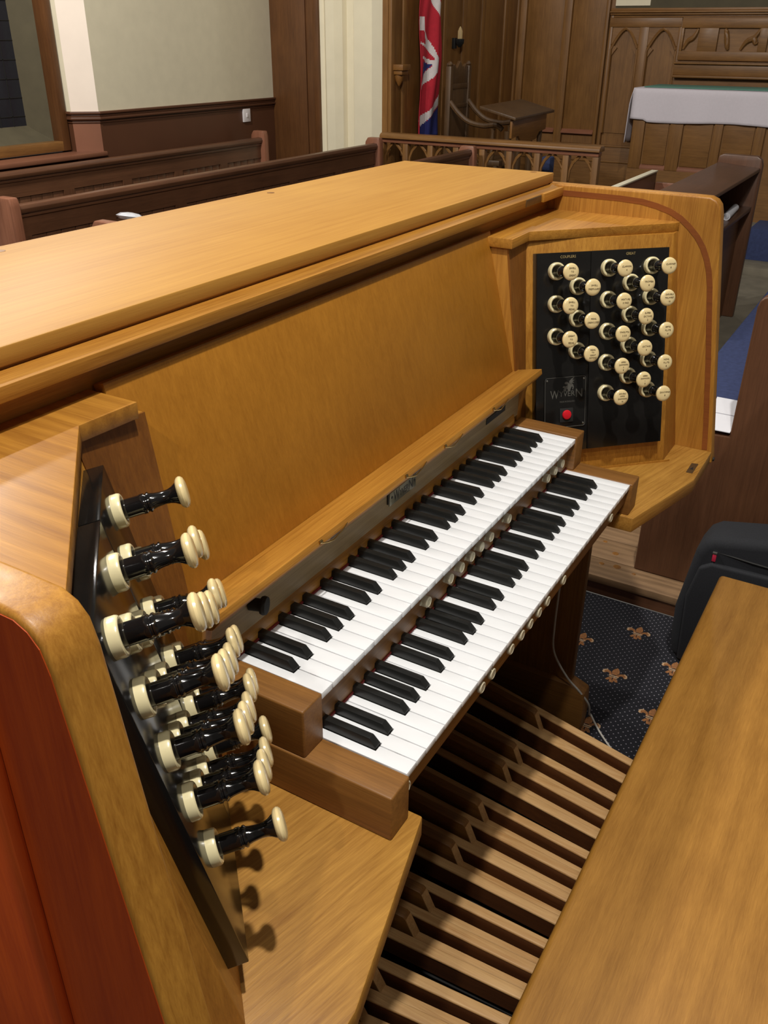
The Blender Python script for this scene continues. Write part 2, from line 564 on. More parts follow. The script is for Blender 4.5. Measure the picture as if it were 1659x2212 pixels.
# ---- chancel north wall: vertical oak panelling
cn = solo('wall_chancel_north', MB().box(5830, 8300, 3340, 3400, -930, 2600), 'panel_z', kind='structure')
cn['label'] = 'brown oak panelling on the side wall of the chancel'
stiles = [5835, 6015, 6560, 6697, 7044, 7418, 7918, 8221]
for x in stiles:
    part('stile', MB().box(x, x + 75, 3310, 3345, -930, 2600), 'panel_z', cn, bevel=8)
for a, b in zip(stiles[:-1], stiles[1:]):
    part('panel', MB().box(a + 75, b, 3328, 3344, -330, 2600), 'panel_z', cn, bevel=6)
part('skirting', MB().box(5830, 8300, 3300, 3345, -930, -330), 'panel_x', cn, bevel=8)
br = MB().box(5862, 5985, 3225, 3320, 430, 470).box(5875, 5972, 3240, 3320, 400, 430).lathe([(40, 0), (30, -40), (8, -80)], (5923, 3290, 400), seg=14)
part('bracket', br, 'walnut_x', cn, bevel=3, label='small carved corbel')

# ---- east wall with gothic panels and reredos
ea = solo('wall_east', MB().box(8310, 8380, -800, 3340, -930, 2600), 'panel_z', kind='structure')
ea['label'] = 'brown oak panelled wall behind the altar'
for y0, y1 in ((3250, 3340), (2800, 2880), (2445, 2480), (2398, 2430)):
    part('stile', MB().box(8270, 8312, y0, y1, -930, 2600 if y0 > 2440 else 870), 'panel_z', ea, bevel=8)
for y0, y1 in ((2880, 3250), (2480, 2800)):
    part('panel', MB().box(8296, 8312, y0, y1, -140, 2600), 'panel_z', ea, bevel=6)
    part('panel_sill', MB().prism_y([(8262, -150), (8300, -120), (8312, -120), (8312, -160), (8262, -160)], y0, y1), 'pewred_y', ea)
part('skirting', MB().box(8262, 8312, -800, 3340, -930, -260), 'panel_y', ea, bevel=8)
part('skirting_mould', MB().box(8250, 8312, -800, 3340, -400, -380).box(8255, 8312, -800, 3340, -262, -245), 'panel_y', ea, bevel=6)


def arch_panel(yl, yr, ztop, zspring, zlow, ztopr, name='arch_panel'):
    # a pierced board: rectangular surround minus a cusped pointed opening
    c = (yl + yr) / 2
    hw = (yl - yr) / 2
    N = 14
    outer, inner = [], []
    pts = []
    for k in range(N + 1):                     # left half rising (yl side) then right half
        t = k / N
        pts.append((c + hw * (1 - t) ** 0.0 * math.cos(t * math.pi / 2) ** 0.9, zspring + (ztop - zspring) * math.sin(t * math.pi / 2)))
    left = [(min(p[0], c + hw), p[1]) for p in pts]
    # pointed: blend towards straight rise
    left = [(c + hw * (1 - k / N) ** 0.62, zspring + (ztop - zspring) * (k / N)) for k in range(N + 1)]
    right = [(2 * c - p[0], p[1]) for p in left[::-1]]
    path = [(c + hw, zlow)] + left + right[1:] + [(c - hw, zlow)]
    mb = MB()
    x0, x1 = 8280, 8302
    for (a, b) in zip(path[1:-2], path[2:-1]):  # spandrel strips up to the square head
        q = [(a[0], a[1]), (a[0], ztopr), (b[0], ztopr), (b[0], b[1])]
        if abs(a[0] - b[0]) < 1e-3:
            continue
        mb.loft([(x0, p[0], p[1]) for p in q], [(x1, p[0], p[1]) for p in q])
    part('spandrel', mb, 'panel_y', ea)
    rim = MB()
    rim.tube([(8278, p[0], p[1]) for p in path], 13, 6)
    part('arch_mould', rim, 'panel_z', ea, smooth=True)
    for s in (1, -1):                           # foils
        fo = [(c + s * hw, zspring + 40), (c + s * (hw - 56), zspring + 10), (c + s * (hw - 30), zspring - 24), (c + s * hw, zspring - 70)]
        mb2 = MB().loft([(x0, p[0], p[1]) for p in fo], [(x1, p[0], p[1]) for p in fo])
        part('foil', mb2, 'panel_z', ea)


arch_panel(2397, 2149, 735, 570, -140, 745)
arch_panel(2064, 1802, 732, 560, -140, 745)
for y0, y1 in ((2064, 2149), (1760, 1802)):
    part('stile', MB().box(8272, 8312, y0, y1, -200, 800), 'panel_z', ea, bevel=6)
part('arch_panel_back', MB().box(8300, 8312, 1780, 2400, -140, 800), 'panel_z', ea)
part('head_rail', MB().box(8268, 8312, 1780, 2430, 745, 822), 'panel_y', ea, bevel=5)
for z0, z1, d in ((822, 840, 30), (840, 858, 50), (858, 872, 70), (872, 895, 40)):
    part('cornice', MB().box(8312 - d - 10, 8312, -800, 2430, z0, z1), 'panel_y', ea, bevel=4)
part('upper_panel', MB().box(8295, 8312, -800, 2400, 895, 2600), 'greenstone', ea)
part('painted_light_panel', MB().box(8285, 8300, 2087, 2400, 914, 1500), 'pier_wall', ea, label='pale painted panel standing in for a lit window')  # cream paint stands in for window light above the reredos
# reredos: projecting board with pierced tracery band and a shelf
part('reredos_board', MB().box(8262, 8312, -800, 1775, -500, 822), 'panel_y', ea)
part('reredos_shelf', MB().box(8190, 8262, -800, 1785, 352, 372).box(8215, 8262, -800, 1785, 372, 460).box(8190, 8262, -800, 1785, 460, 476), 'panel_y', ea, bevel=5)
part('tracery_rail', MB().box(8236, 8262, -800, 1770, 740, 815).box(8236, 8262, -800, 1770, 490, 562), 'panel_y', ea, bevel=4)
for y0, y1 in ((1745, 1770), (1451, 1614), (1040, 1110)):
    part('tracery_block', MB().box(8238, 8262, y0, y1, 560, 742), 'panel_y', ea, bevel=3)
for ya, yb, za, zb in ((1735, 1625, 575, 735), (1400, 1350, 735, 575), (1250, 1110, 575, 735), (1170, 1120, 660, 640)):
    n = 8
    pp = [(8250, ya + (yb - ya) * k / n, za + (zb - za) * k / n + 18 * math.sin(k / n * math.pi * 2)) for k in range(n + 1)]
    part('tracery_leaf', MB().tube(pp, [10 + 12 * math.sin(math.pi * k / n) for k in range(n + 1)], 8), 'panel_x', ea, smooth=True)

# ================================================================== ORGAN CONSOLE
CON = thing('organ_console', 'light oak two-manual organ console with black stop panels and ivory drawstops', 'organ', (423, 200, FLOOR))


def arc(cx, cz, r, a0, a1, n):
    return [(cx + r * math.cos(math.radians(a0 + (a1 - a0) * k / n)), cz + r * math.sin(math.radians(a0 + (a1 - a0) * k / n))) for k in range(n + 1)]


def cheek_profile():
    # (y, z) outline: sloping front edge, rounded top corner
    r = 26
    fr = [(-192, -158), (-187, -131), (-117, 358)]
    top = [(-112, 376), (-104, 385), (-92, 390), (-60, 390.5)]
    return fr + top + [(240, 390.5), (600, 390.5), (600, FLOOR), (60, FLOOR), (60, -158)]


part('side_panel', MB().prism_x(cheek_profile(), 1226, 1260), 'oak_z', CON, bevel=4, seg=3)
left_cheek = part('side_panel', MB().prism_x(cheek_profile(), -408, -374), 'oak_z', CON, bevel=4, seg=3)
ve = [(-188, -152), (-183, -131), (-113, 357), (-108.5, 373), (-101, 381.5), (-91, 386), (-60, 386.5), (598, 386.5), (598, FLOOR + 4), (64, FLOOR + 4), (64, -152)]
part('outer_veneer', MB().prism_x(ve, -408.6, -400), 'redwood', CON, label='reddish stained outer face of the side panel')
part('outer_frame', MB().prism_x([(-48, FLOOR + 4), (-48, 300), (-30, 340), (598, 340), (598, FLOOR + 4)], -418, -408), 'redwood', CON, bevel=3)
# curved tambour groove in the inner face of each cheek
gp = [(230, 374)] + [(85, 373.5), (40, 371)] + [(8, 365), (-20, 357), (-42, 346), (-62, 331), (-80, 314), (-95, 294), (-106, 272), (-114, 250), (-121, 220)] + [(-145, 70), (-165, -70), (-172, -128)]
for xs in (1226, -374):
    s = -1 if xs > 0 else 1
    pa, pb = [], []
    for i, (y, z) in enumerate(gp):
        a = Vector(gp[max(i - 1, 0)]); b = Vector(gp[min(i + 1, len(gp) - 1)])
        t = (b - a).normalized()
        nn = Vector((-t.y, t.x))
        pa.append((y + nn.x * 5.5, z + nn.y * 5.5)); pb.append((y - nn.x * 5.5, z - nn.y * 5.5))
    mb = MB()
    for i in range(len(gp) - 1):
        q = [pa[i], pa[i + 1], pb[i + 1], pb[i]]
        mb.loft([(xs - s * 1, p[0], p[1]) for p in q], [(xs + s * 0.7, p[0], p[1]) for p in q])
    part('tambour_groove', mb, 'groove', CON, label='dark curved groove')

part('lid', MB().box(-410, 1240, 237, 600, 391.5, 410.5), 'lid', CON, bevel=2)
for x, y in ((1222, 276), (696, 571), (115, 573)):
    part('screw_plug', MB().lathe([(7, 0), (7, 0.5), (2, 0.8)], (x, y, 410.3), seg=14), 'walnut_x', CON)
part('rail', MB().prism_x([(213, 369), (213, 384.5), (231, 388.5), (262, 388.5), (262, 369)], -374, 1226), 'oak_x', CON, bevel=0.8)
part('back_panel', MB().box(-374, 1226, 241, 255, -120, 391), 'oak_x', CON)
part('case_back', MB().box(-374, 1226, 580, 598, FLOOR + 4, 391), 'oak_x', CON)
part('hinge_plate', MB().box(1036, 1114, 211.6, 214, 370, 383.5), 'bronze', CON, bevel=0.6)
part('rail_block', MB().box(1116, 1226, 207, 214, 369, 386), 'oak_x', CON, bevel=1)

# trays over the jambs
part('tray', MB().prism_z([(883, 241), (883, 172), (968, 174), (1207, -36), (1226, -42), (1226, 241)], 322, 339.5), 'oak_x', CON, bevel=1)
part('tray', MB().prism_z([(-57, 241), (-374, 241), (-374, -72), (-366, -70), (-129, 175), (-57, 172)], 322, 339.5), 'tray', CON, bevel=1)

# wooden jamb boxes, leaning back
def jamb(mirror):
    f = (lambda x: 846 - x) if mirror else (lambda x: x)
    xi = 1226 if not mirror else 846 + 374
    d = 8 if mirror else 0
    bot = [(888, 241), (888, 115), (903 + d, 115), (1127 + d, -109), (xi, -109), (xi, 241)]
    top = [(888, 241), (888, 182), (971 + d, 182), (1194 + d, -41), (xi, -41), (xi, 241)]
    return MB().loft([(f(x), y, -130) for x, y in bot], [(f(x), y, 322) for x, y in top])


part('jamb_box', jamb(False), 'oak_z', CON, bevel=1)
part('jamb_box', jamb(True), 'oak_z', CON, bevel=1)
for mirror in (False,):
    f = (lambda x: 846 - x) if mirror else (lambda x: x)
    d = 8 if mirror else 0
    q = [(903 + d, 112), (1125 + d, -111), (1131 + d, -115), (908 + d, 109)]
    part('foot_strip', MB().prism_z([(f(x), y - 6) for x, y in q], -130.5, -126), 'oak_x', CON)

# darker veneer on the narrow inner faces beside the music desk
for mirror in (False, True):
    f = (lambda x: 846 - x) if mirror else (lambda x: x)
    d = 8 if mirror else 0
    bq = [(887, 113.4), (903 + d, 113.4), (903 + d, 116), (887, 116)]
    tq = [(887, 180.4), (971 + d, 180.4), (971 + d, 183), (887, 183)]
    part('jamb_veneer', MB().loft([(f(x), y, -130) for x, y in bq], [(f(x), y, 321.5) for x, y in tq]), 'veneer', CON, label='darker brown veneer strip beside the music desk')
# stop panels
t45, l12 = math.radians(45), math.radians(12)
HV = Vector((math.cos(t45), -math.sin(t45), 0))
UV = Vector((math.sin(t45) * math.sin(l12), math.cos(t45) * math.sin(l12), math.cos(l12)))
NV = UV.cross(HV).normalized()
if NV.y > 0:
    NV = -NV
TL = Vector((964.4, 154.1, 301.7))


def mirv(v):
    return Vector((-v.x, v.y, v.z))


def mirp(p):
    return Vector((846 - p.x, p.y, p.z))


def on(h, u, n, left=False):
    p = TL + HV * h + UV * u + NV * (n - (6 if left else 0))
    return mirp(p) if left else p


# local frames (x across, y up, z out of the panel); left frame keeps x to the reader's right
FR = (HV, UV, NV)
FLF = (-mirv(HV), mirv(UV), mirv(NV))


def slab(h0, h1, u0, u1, n0, n1, left):
    a = [on(h, u, n0, left) for h, u in ((h0, u0), (h1, u0), (h1, u1), (h0, u1))]
    b = [on(h, u, n1, left) for h, u in ((h0, u0), (h1, u0), (h1, u1), (h0, u1))]
    return MB().loft(a, b)


panels = {}
for left in (False, True):
    pa = part('stop_panel', slab(0, 111.5, -389, 0, -21, 0, left), 'black_gloss', CON, bevel=1)
    pb = part('stop_panel', slab(112.5, 280, -389, 0, -21, 0, left), 'black_gloss', CON, bevel=1)
    panels[left] = (pa, pb)
text_part('lettering', 'COUPLERS', 5.0, 'gilt', panels[False][0], on(64, -8.5, 0.2), FR, 32, label='gold heading COUPLERS')
text_part('lettering', 'GREAT', 5.0, 'gilt', panels[False][1], on(196, -8.5, 0.2), FR, 20, label='gold heading GREAT')

# drawstops: black turned stem with ivory rosette and ivory head
def local_lathe(prof, name, mat, seg=28):
    return MB().lathe(prof, (0, 0, 0), (0, 0, 1), seg).mesh(name, mat, smooth=True)


stem_me = local_lathe([(9.3, 0.5), (9.3, 25), (9.9, 26), (9.9, 29.5), (8.9, 30.5), (8.9, 31.5), (9.9, 32.5), (9.9, 34), (8.2, 35.5), (7.3, 39), (6.7, 44), (6.5, 48), (6.9, 52), (8.3, 56), (10.4, 59.3), (11.2, 61), (9, 61.5)], 'drawstop', 'black_stem')
ring_me = local_lathe([(16.6, 0), (16.6, 6.5), (16.0, 8.3), (14.8, 9.2), (13.0, 9.2), (11.6, 8.2), (10.6, 6), (10.0, 2)], 'rosette', 'ring', 32)
head_me = local_lathe([(2, 59.6), (9.5, 60), (13, 61.2), (14.9, 63), (15.6, 65), (15.1, 67), (13.4, 68.6), (10, 69.6), (5, 70.0), (0.5, 70.1)], 'knob_head', 'ivory', 32)
RIGHT = [(39, -34, 'SWELL\nTO\nGREAT'), (39, -95, 'SWELL\nTO\nPEDAL'), (39, -157, 'GREAT\nTO\nPEDAL'),
         (84, -64, 'SWELL\nTREMULANT'), (84, -125, 'PEDAL\nUNENCLOSED'), (84, -187, 'PEDAL\nTO\nGREAT\nPISTONS'),
         (149, -33, 'CLARION\n4'), (149, -93, 'MIXTURE\nIII RKS'), (149, -154, 'TWELFTH\n2 2/3'), (149, -215, 'OPEN\nDIAPASON\nII\n8'), (149, -276, 'DOUBLE\nOPEN\nDIAPASON\n16'),
         (196.5, -63, 'TROMBA\n8'), (196.5, -124, 'SUPER\nOCTAVE\n2'), (196.5, -184, 'OCTAVE\n4'), (196.5, -245, 'OPEN\nDIAPASON\nI\n8'),
         (241, -33, 'CLARINET\n8'), (241, -92, 'DOUBLE\nTRUMPET\n16'), (241, -153, 'SPITZ\nFLUTE\n4'), (241, -215, 'HOHL\nFLUTE\n8'), (241, -276, 'DULCIANA\n8')]
LEFT = [(h, u, None) for h, us in ((39, (-33, -94, -154, -215, -276)), (84, (-63, -124, -185, -246, -307)), (149, (-33, -94, -154, -215, -276)), (196.5, (-63, -124, -185, -246)), (241, (-33, -94, -154, -215, -276))) for u in us]


def drawstop(h, u, left, txt):
    fr = FLF if left else FR
    d = put(link('drawstop', stem_me, CON), CON, on(h, u, 0, left), fr)
    for nm, me in (('rosette', ring_me), ('knob_head', head_me)):
        c = link(nm, me, d)
    if txt:
        d['label'] = 'ivory drawstop lettered ' + txt.replace('\n', ' ')
        n = txt.count('\n') + 1
        me = text_mesh(txt, 3.1 if n < 4 else 2.7, 25, 1.45 if n < 4 else 1.3, 0.12)
        me.materials.append(M['engrave'])
        t = link('lettering', me, d)
        t.location = (0.0008, 0, 0.0703)


for h, u, t in RIGHT:
    drawstop(h, u, False, t)
for h, u, t in LEFT:
    drawstop(h, u, True, t)

# maker's plate on the coupler panel
pp = panels[False][0]
def rrect(h0, h1, u0, u1, r, n=4):
    out = []
    for cx, cy, a0 in ((h1 - r, u1 - r, 0), (h0 + r, u1 - r, 90), (h0 + r, u0 + r, 180), (h1 - r, u0 + r, 270)):
        for k in range(n + 1):
            a = math.radians(a0 + 90 * k / n)
            out.append((cx + r * math.cos(a), cy + r * math.sin(a)))
    return out


def panel_prism(poly, n0, n1, mb=None):
    mb = mb or MB()
    return mb.loft([on(h, u, n0) for h, u in poly], [on(h, u, n1) for h, u in poly])


part('maker_plate', panel_prism(rrect(16, 107, -340, -236, 5), -0.5, 2.2), 'black_gloss', pp, bevel=0.6)
rimp = [on(h, u, 2.3) for h, u in rrect(18, 105, -338, -238, 5)]
part('plate_rim', MB().tube(rimp + rimp[:1], 0.45, 5), 'silver_print', pp)
for h, u in ((22, -243), (101, -243), (101, -333), (22, -333)):
    part('plate_screw', MB().lathe([(2, 0), (1.8, 1), (0.6, 1.4)], on(h, u, 2), NV, 12), 'steel', pp, smooth=True)
text_part('lettering', 'W', 17, 'silver_print', pp, on(38, -272.5, 2.5), FR, 18)
text_part('lettering', 'YVER', 11, 'silver_print', pp, on(65, -271.5, 2.5), FR, 34)
text_part('lettering', 'N', 17, 'silver_print', pp, on(91, -272, 2.5), FR, 14)
text_part('lettering', 'MADE IN ENGLAND', 3.4, 'silver_print', pp, on(66, -287, 2.5), FR, 33)
# winged beast emblem, cut as flat shapes
em = MB()
for poly in ([(58, -266), (62, -266.5), (64, -261), (66, -262), (67, -266), (71, -266), (73, -261), (75, -257), (77, -259), (76, -263), (78, -264), (79.5, -258), (77, -252), (73, -252), (71, -248), (68, -250), (65, -255), (62, -255), (60, -260), (57, -263)],
             [(59, -250), (62, -247), (66, -248), (68, -251), (65, -253), (61, -252)],
             [(68, -251), (70, -246), (74, -242), (80, -239), (76, -244), (81, -245), (76, -247), (80, -250), (75, -250), (76, -253), (71, -253)],
             [(55, -258), (58, -255), (61, -257), (60, -261), (57, -259)]):
    panel_prism(poly, 2.2, 2.6, em)
part('winged_beast_emblem', em, 'silver_print', pp, label='small silver winged beast emblem')
part('switch_housing', panel_prism(rrect(49, 78, -328, -300, 1.5), 1, 5), 'black_matte', pp, bevel=0.6)
part('power_button', MB().lathe([(9.6, 0), (9.6, 3), (8.6, 4.4), (7.6, 4.8), (0.5, 5.2)], on(63.5, -313, 4), NV, 28), 'red_button', pp, smooth=True, label='round red power button')

# ---- music desk
part('music_desk', MB().prism_x([(153, 90), (223.7, 347.5), (239, 343.5), (168, 86)], -52, 898), 'desk', CON, bevel=1.5)
part('desk_ledge', MB().prism_x([(153.5, 92), (98.6, 104), (96.4, 94), (108, 80), (112, 78), (150, 70)], -52, 898), 'oak_x', CON, bevel=1)
part('nameboard', MB().box(-40, 866, 128, 142, 15, 90), 'nameboard', CON)
part('key_fillet', MB().prism_x([(125, 2), (125, 14), (128.5, 25), (142, 25), (142, 2)], -1, 847), 'oak_x', CON, bevel=0.8)
part('desk_bracket', MB().prism_x([(128, 20), (118, 78), (160, 86), (160, 0), (128, 0)], 866, 886), 'oak_z', CON, bevel=1)
part('desk_bracket', MB().prism_x([(128, 20), (118, 78), (160, 86), (160, 0), (128, 0)], -58, -40), 'oak_z', CON, bevel=1)
part('felt_strip', MB().box(-1, 847, 122.6, 125.2, 0.6, 3.2), 'felt', CON)
# name plate, slots, clips and knob under the ledge
plt = part('name_plate', MB().box(370, 452, 126.6, 128.4, 38, 60), 'plate', CON, bevel=0.5)
XF = (Vector((1, 0, 0)), Vector((0, 0, 1)), Vector((0, -1, 0)))
text_part('lettering', 'W', 17, 'black_print', plt, (391, 126.5, 49), XF, 18)
text_part('lettering', 'YVER', 11, 'black_print', plt, (414, 126.5, 47.5), XF, 27)
text_part('lettering', 'N', 17, 'black_print', plt, (435, 126.5, 49), XF, 12)
for x in (377, 447):
    part('ornament', MB().lathe([(2.4, 0), (2, 0.4)], (x, 126.5, 51), (0, -1, 0), 10), 'black_print', plt)
part('slot_mark', MB().box(364, 366.5, 126, 128.2, 44, 62), 'black_print', CON)
part('lamp_slot', MB().box(716, 799, 126.8, 128.6, 47, 58), 'black_matte', CON)
part('lock_knob', MB().lathe([(8, 0), (8, 14), (11, 15), (12, 18), (11, 22), (5, 23)], (38, 129, 56), (0.35, -1, 0), 22), 'black_matte', CON, smooth=True)
for x in (145, 366, 490, 672):
    a = [(x, 96.5, 97), (x + 12, 93, 94), (x + 26, 94, 90), (x + 46, 95, 93), (x + 62, 96.5, 97)]
    c = part('page_clip', MB().tube(a, 1.0, 6), 'brass', CON, smooth=True, label='thin brass page clip')
    part('clip_tip', MB().lathe([(2.4, -3), (2.4, 3)], (x, 97, 99), (1, 0, 0), 8), 'brass', c)
for x in (176, 398, 690):
    part('clip_slot', MB().prism_x([(97, 97), (103, 85), (105, 87), (99, 99)], x, x + 34), 'black_matte', CON)

# ---- key desk shelf
SH = [(8, -60), (8, -131), (-227, -188), (-374, -190), (-374, 240), (1226, 240), (1226, -188), (1065, -188), (838, -130), (838, -60)]
part('key_desk', MB().prism_z(SH, -160, -130), 'shelf', CON, bevel=2)
sp = part('strike_plate', MB().prism_z([(1144, -164.5), (1147, -178.2), (1093.6, -178), (1093, -165)], -130.5, -129.4), 'bronze', CON)
part('strike_hole', MB().prism_z([(1112, -168), (1112, -175), (1126, -172)], -129.6, -129.1), 'black_matte', sp)
part('cheek_bolt', MB().lathe([(5, 0), (4, 3)], (1236, -192, -150), (0, -1, 0), 12), 'black_matte', CON)

# ---- keyboards
NAT = 'CDEFGAB'
P = 23.5
SHC = {0: -2.4, 1: 2.4, 3: -3.2, 4: 0.0, 5: 3.2}     # sharp offset from the boundary right of C D F G A


def white_mesh(k):
    d = k % 7
    g = 0.6
    x0, x1 = g, P - g
    hw = 7.3
    yl, yb = 49, 134
    poly = [(x0, 0), (x1, 0)]
    if d in SHC and k < 35:
        xr = P + SHC[d] - hw
        poly += [(x1, yl), (xr, yl), (xr, yb)]
    else:
        poly += [(x1, yb)]
    if (d - 1) in SHC or False:
        xl = SHC[d - 1] + hw
        poly += [(xl, yb), (xl, yl), (x0, yl)]
    else:
        poly += [(x0, yb)]
    return MB().prism_z(poly, -9, 0).mesh('white_key', 'white_key', bevel=0.7, seg=2)


wk = {}
for k in list(range(7)) + [35]:
    wk[k] = white_mesh(k)
bkm = MB().loft([(-6.4, 50, -5), (6.4, 50, -5), (6.4, 134, -5), (-6.4, 134, -5)], [(-6.4, 50.5, 2), (6.4, 50.5, 2), (6.4, 134, 2), (-6.4, 134, 2)])
bkm = MB().add([(-6.4, 50, -6), (6.4, 50, -6), (6.4, 134, -6), (-6.4, 134, -6), (-6.2, 50.4, 1.5), (6.2, 50.4, 1.5), (6.2, 134, 1.5), (-6.2, 134, 1.5), (-4.7, 59, 12), (4.7, 59, 12), (4.9, 134, 11.4), (-4.9, 134, 11.4)],
               [(3, 2, 1, 0), (0, 1, 5, 4), (1, 2, 6, 5), (2, 3, 7, 6), (3, 0, 4, 7), (4, 5, 9, 8), (5, 6, 10, 9), (6, 7, 11, 10), (7, 4, 8, 11), (8, 9, 10, 11)]).mesh('black_key', 'black_key', bevel=0.7, seg=2, angle=12)
PM = MB().lathe([(8.2, 0), (8.2, 8.4), (7.6, 9.2), (6.4, 9.5), (5.8, 9.0), (0.5, 9.0)], (0, 0, 0), (0, -1, 0), 22).mesh('thumb_piston', 'piston', smooth=True)
PL = MB().lathe([(8.2, 0), (8.2, 4.4), (7.6, 5.2), (6.4, 5.4), (5.8, 5.0), (0.5, 5.0)], (0, 0, 0), (0, -1, 0), 22).mesh('thumb_piston', 'piston', smooth=True)
IM = MB().lathe([(3.2, 0), (3.2, 1.2), (2.6, 1.8)], (0, 0, 0), (0, -1, 0), 14).mesh('indicator', 'piston', smooth=True)


def manual(dy, dz, label):
    kb = part('keyboard', MB().box(-1, 847, 26 + dy, 136 + dy, -22 + dz, -10 + dz), 'beech_x', CON, label=label)
    for k in range(36):
        o = link('white_key', wk[35 if k == 35 else k % 7], kb)
        put(o, kb, (k * P, dy, dz))
        if k < 35 and (k % 7) in SHC:
            s = link('black_key', bkm, kb)
            put(s, kb, (k * P + P + SHC[k % 7], dy, dz))
    return kb


manual(0, 0, 'upper keyboard of white naturals and black sharps')
manual(-113.1, -66.6, 'lower keyboard of white naturals and black sharps')


def slip(y, z0, z1, pist, ind, zc, lab):
    s = part('key_slip', MB().box(-1, 847, y, y + 12, z0, z1), 'walnut_x', CON, bevel=0.6, label=lab)
    for x in pist:
        put(link('thumb_piston', PM if y > 0 else PL, s), s, (x, y, zc))
    for x in ind:
        put(link('indicator', IM, s), s, (x, y, zc))


slip(13, -64, -10, (271, 341, 377, 413, 447, 483, 553, 728, 764, 800), (262, 333, 368, 403, 437, 473, 542, 718), -34, 'brown rail of thumb pistons under the upper keyboard')
slip(-108, -106, -77, (3, 206, 239, 302, 340, 372, 406, 440, 509, 746), (), -90, 'brown rail of thumb pistons under the lower keyboard')
part('felt_strip', MB().box(-1, 847, 11.2, 13.4, -66, -63), 'felt', CON)
for a, b in ((-40, -1.2), (847.2, 889)):
    part('key_cheek', MB().box(a, b, -2, 150, -66, 2.5), 'walnut_y', CON, bevel=2.5, seg=3)
    part('key_cheek', MB().box(a - 2, b + 1 if b > 0 else b, -118, 150, -130, -65.5), 'walnut_y', CON, bevel=2.5, seg=3)
# ---- lower case
for x0, x1 in ((1128, 1152), (-306, -282)):
    part('leg_panel', MB().box(x0, x1, 22, 580, -900, -158), 'walnut_z', CON, bevel=2)
    part('foot_block', MB().prism_x([(-20, -930), (-24, -870), (-20, -800), (22, -784), (580, -784), (580, -930)], x0 - 20, x1 + 5), 'walnut_y', CON, bevel=6)
part('knee_board', MB().box(-282, 1128, 300, 318, -930, -158), 'walnut_x', CON)
part('under_board', MB().box(-300, 1140, 20, 300, -190, -161), 'walnut_x', CON)

# ================================================================== PEDALBOARD
PB = thing('pedalboard', 'radiating pale beech pedalboard under the organ keyboards', 'pedalboard', (410, -150, FLOOR))
NAT_N = 19
sh_after = [i for i in range(18) if i % 7 in (0, 1, 3, 4, 5)]


def px(i, y):
    return 410 + 63 * (i - 9) * (1 + (y - 50) * 0.0004)


def pz(i):
    return -800 + 20 * ((i - 9) / 9) ** 2


def bar(i, y0, y1, w, zt, zb):
    xa, xb = px(i, y0), px(i, y1)
    h = w / 2
    return MB().loft([(xa - h, y0, zb), (xa + h, y0, zb), (xb + h, y1, zb), (xb - h, y1, zb)], [(xa - h, y0, zt), (xa + h, y0, zt), (xb + h, y1, zt), (xb - h, y1, zt)])


for i in range(NAT_N):
    z = pz(i)
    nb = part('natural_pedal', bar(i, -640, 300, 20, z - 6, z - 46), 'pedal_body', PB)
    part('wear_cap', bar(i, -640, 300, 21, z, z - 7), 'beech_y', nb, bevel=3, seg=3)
for i in sh_after:
    z = pz(i + 0.5)
    j = i + 0.5
    h = 10.5
    s = part('sharp_pedal', bar(j, -640, 34, 19, z - 22, z - 56), 'beech_y', PB, bevel=2)
    prof = [(20, z - 40), (46, z + 20), (52, z + 24), (300, z + 24), (300, z - 40)]
    mb = MB().loft([(px(j, y) - h, y, zz) for y, zz in prof], [(px(j, y) + h, y, zz) for y, zz in prof])
    part('sharp_block', mb, 'walnut_y', s, bevel=2)
    pn = [(19.2, z - 36), (45.2, z + 19), (48, z + 18), (22, z - 37)]
    part('nose', MB().loft([(px(j, y) - 9.8, y, zz) for y, zz in pn], [(px(j, y) + 9.8, y, zz) for y, zz in pn]), 'beech_y', s, label='pale nose')  # beech face, paler than the block behind it
part('heel_rail', MB().box(-130, 950, -660, -600, -930, -850), 'oak_x', PB, bevel=3)
part('toe_rail', MB().box(-200, 1020, 270, 300, -930, -860), 'oak_x', PB, bevel=3)
part('base_board', MB().box(-120, 960, -600, 270, -928, -912), 'black_matte', PB)

# ================================================================== BENCH
BN = thing('organ_bench', 'honey brown wooden organ bench in front of the pedals', 'bench', (423, -460, FLOOR))
part('seat', MB().box(-226, 1071, -660, -276, -376, -330), 'bench', BN, bevel=9, seg=4)
for x in (-150, 950):
    part('end_leg', MB().prism_x([(-330, -376), (-330, -700), (-310, -930), (-640, -930), (-620, -700), (-620, -376)], x, x + 40), 'oak_z', BN, bevel=3)
part('stretcher', MB().box(-110, 950, -640, -615, -640, -560), 'oak_x', BN, bevel=3)

# ================================================================== BAG AND CORD
BG = thing('backpack', 'dark navy fabric backpack standing on the carpet behind the bench', 'backpack', (1580, -300, FLOOR))
prof = [(-138, -925), (-128, -850), (-124, -760), (-140, -640), (-150, -565), (-166, -530), (-190, -512), (-330, -484), (-420, -490), (-455, -540), (-462, -700), (-450, -925)]
part('body', MB().prism_x(prof, 1550, 1690), 'bag', BG, bevel=26, seg=4)
part('front_pocket', MB().prism_x([(-160, -915), (-150, -700), (-170, -600), (-200, -580), (-420, -575), (-440, -610), (-440, -915)], 1536, 1560), 'bag', BG, bevel=8, seg=3)
zp = [(1553, -205, -548), (1549, -300, -552), (1550, -400, -556)]
part('zip', MB().tube(zp, 3, 6), 'black_matte', BG)
part('zip_puller', MB().box(1544, 1549, -207, -197, -575, -552), 'red_tag', BG, bevel=1.5, label='pinkish red zip puller')
part('zip_slider', MB().box(1543, 1550, -208, -196, -552, -546), 'steel', BG, bevel=1)
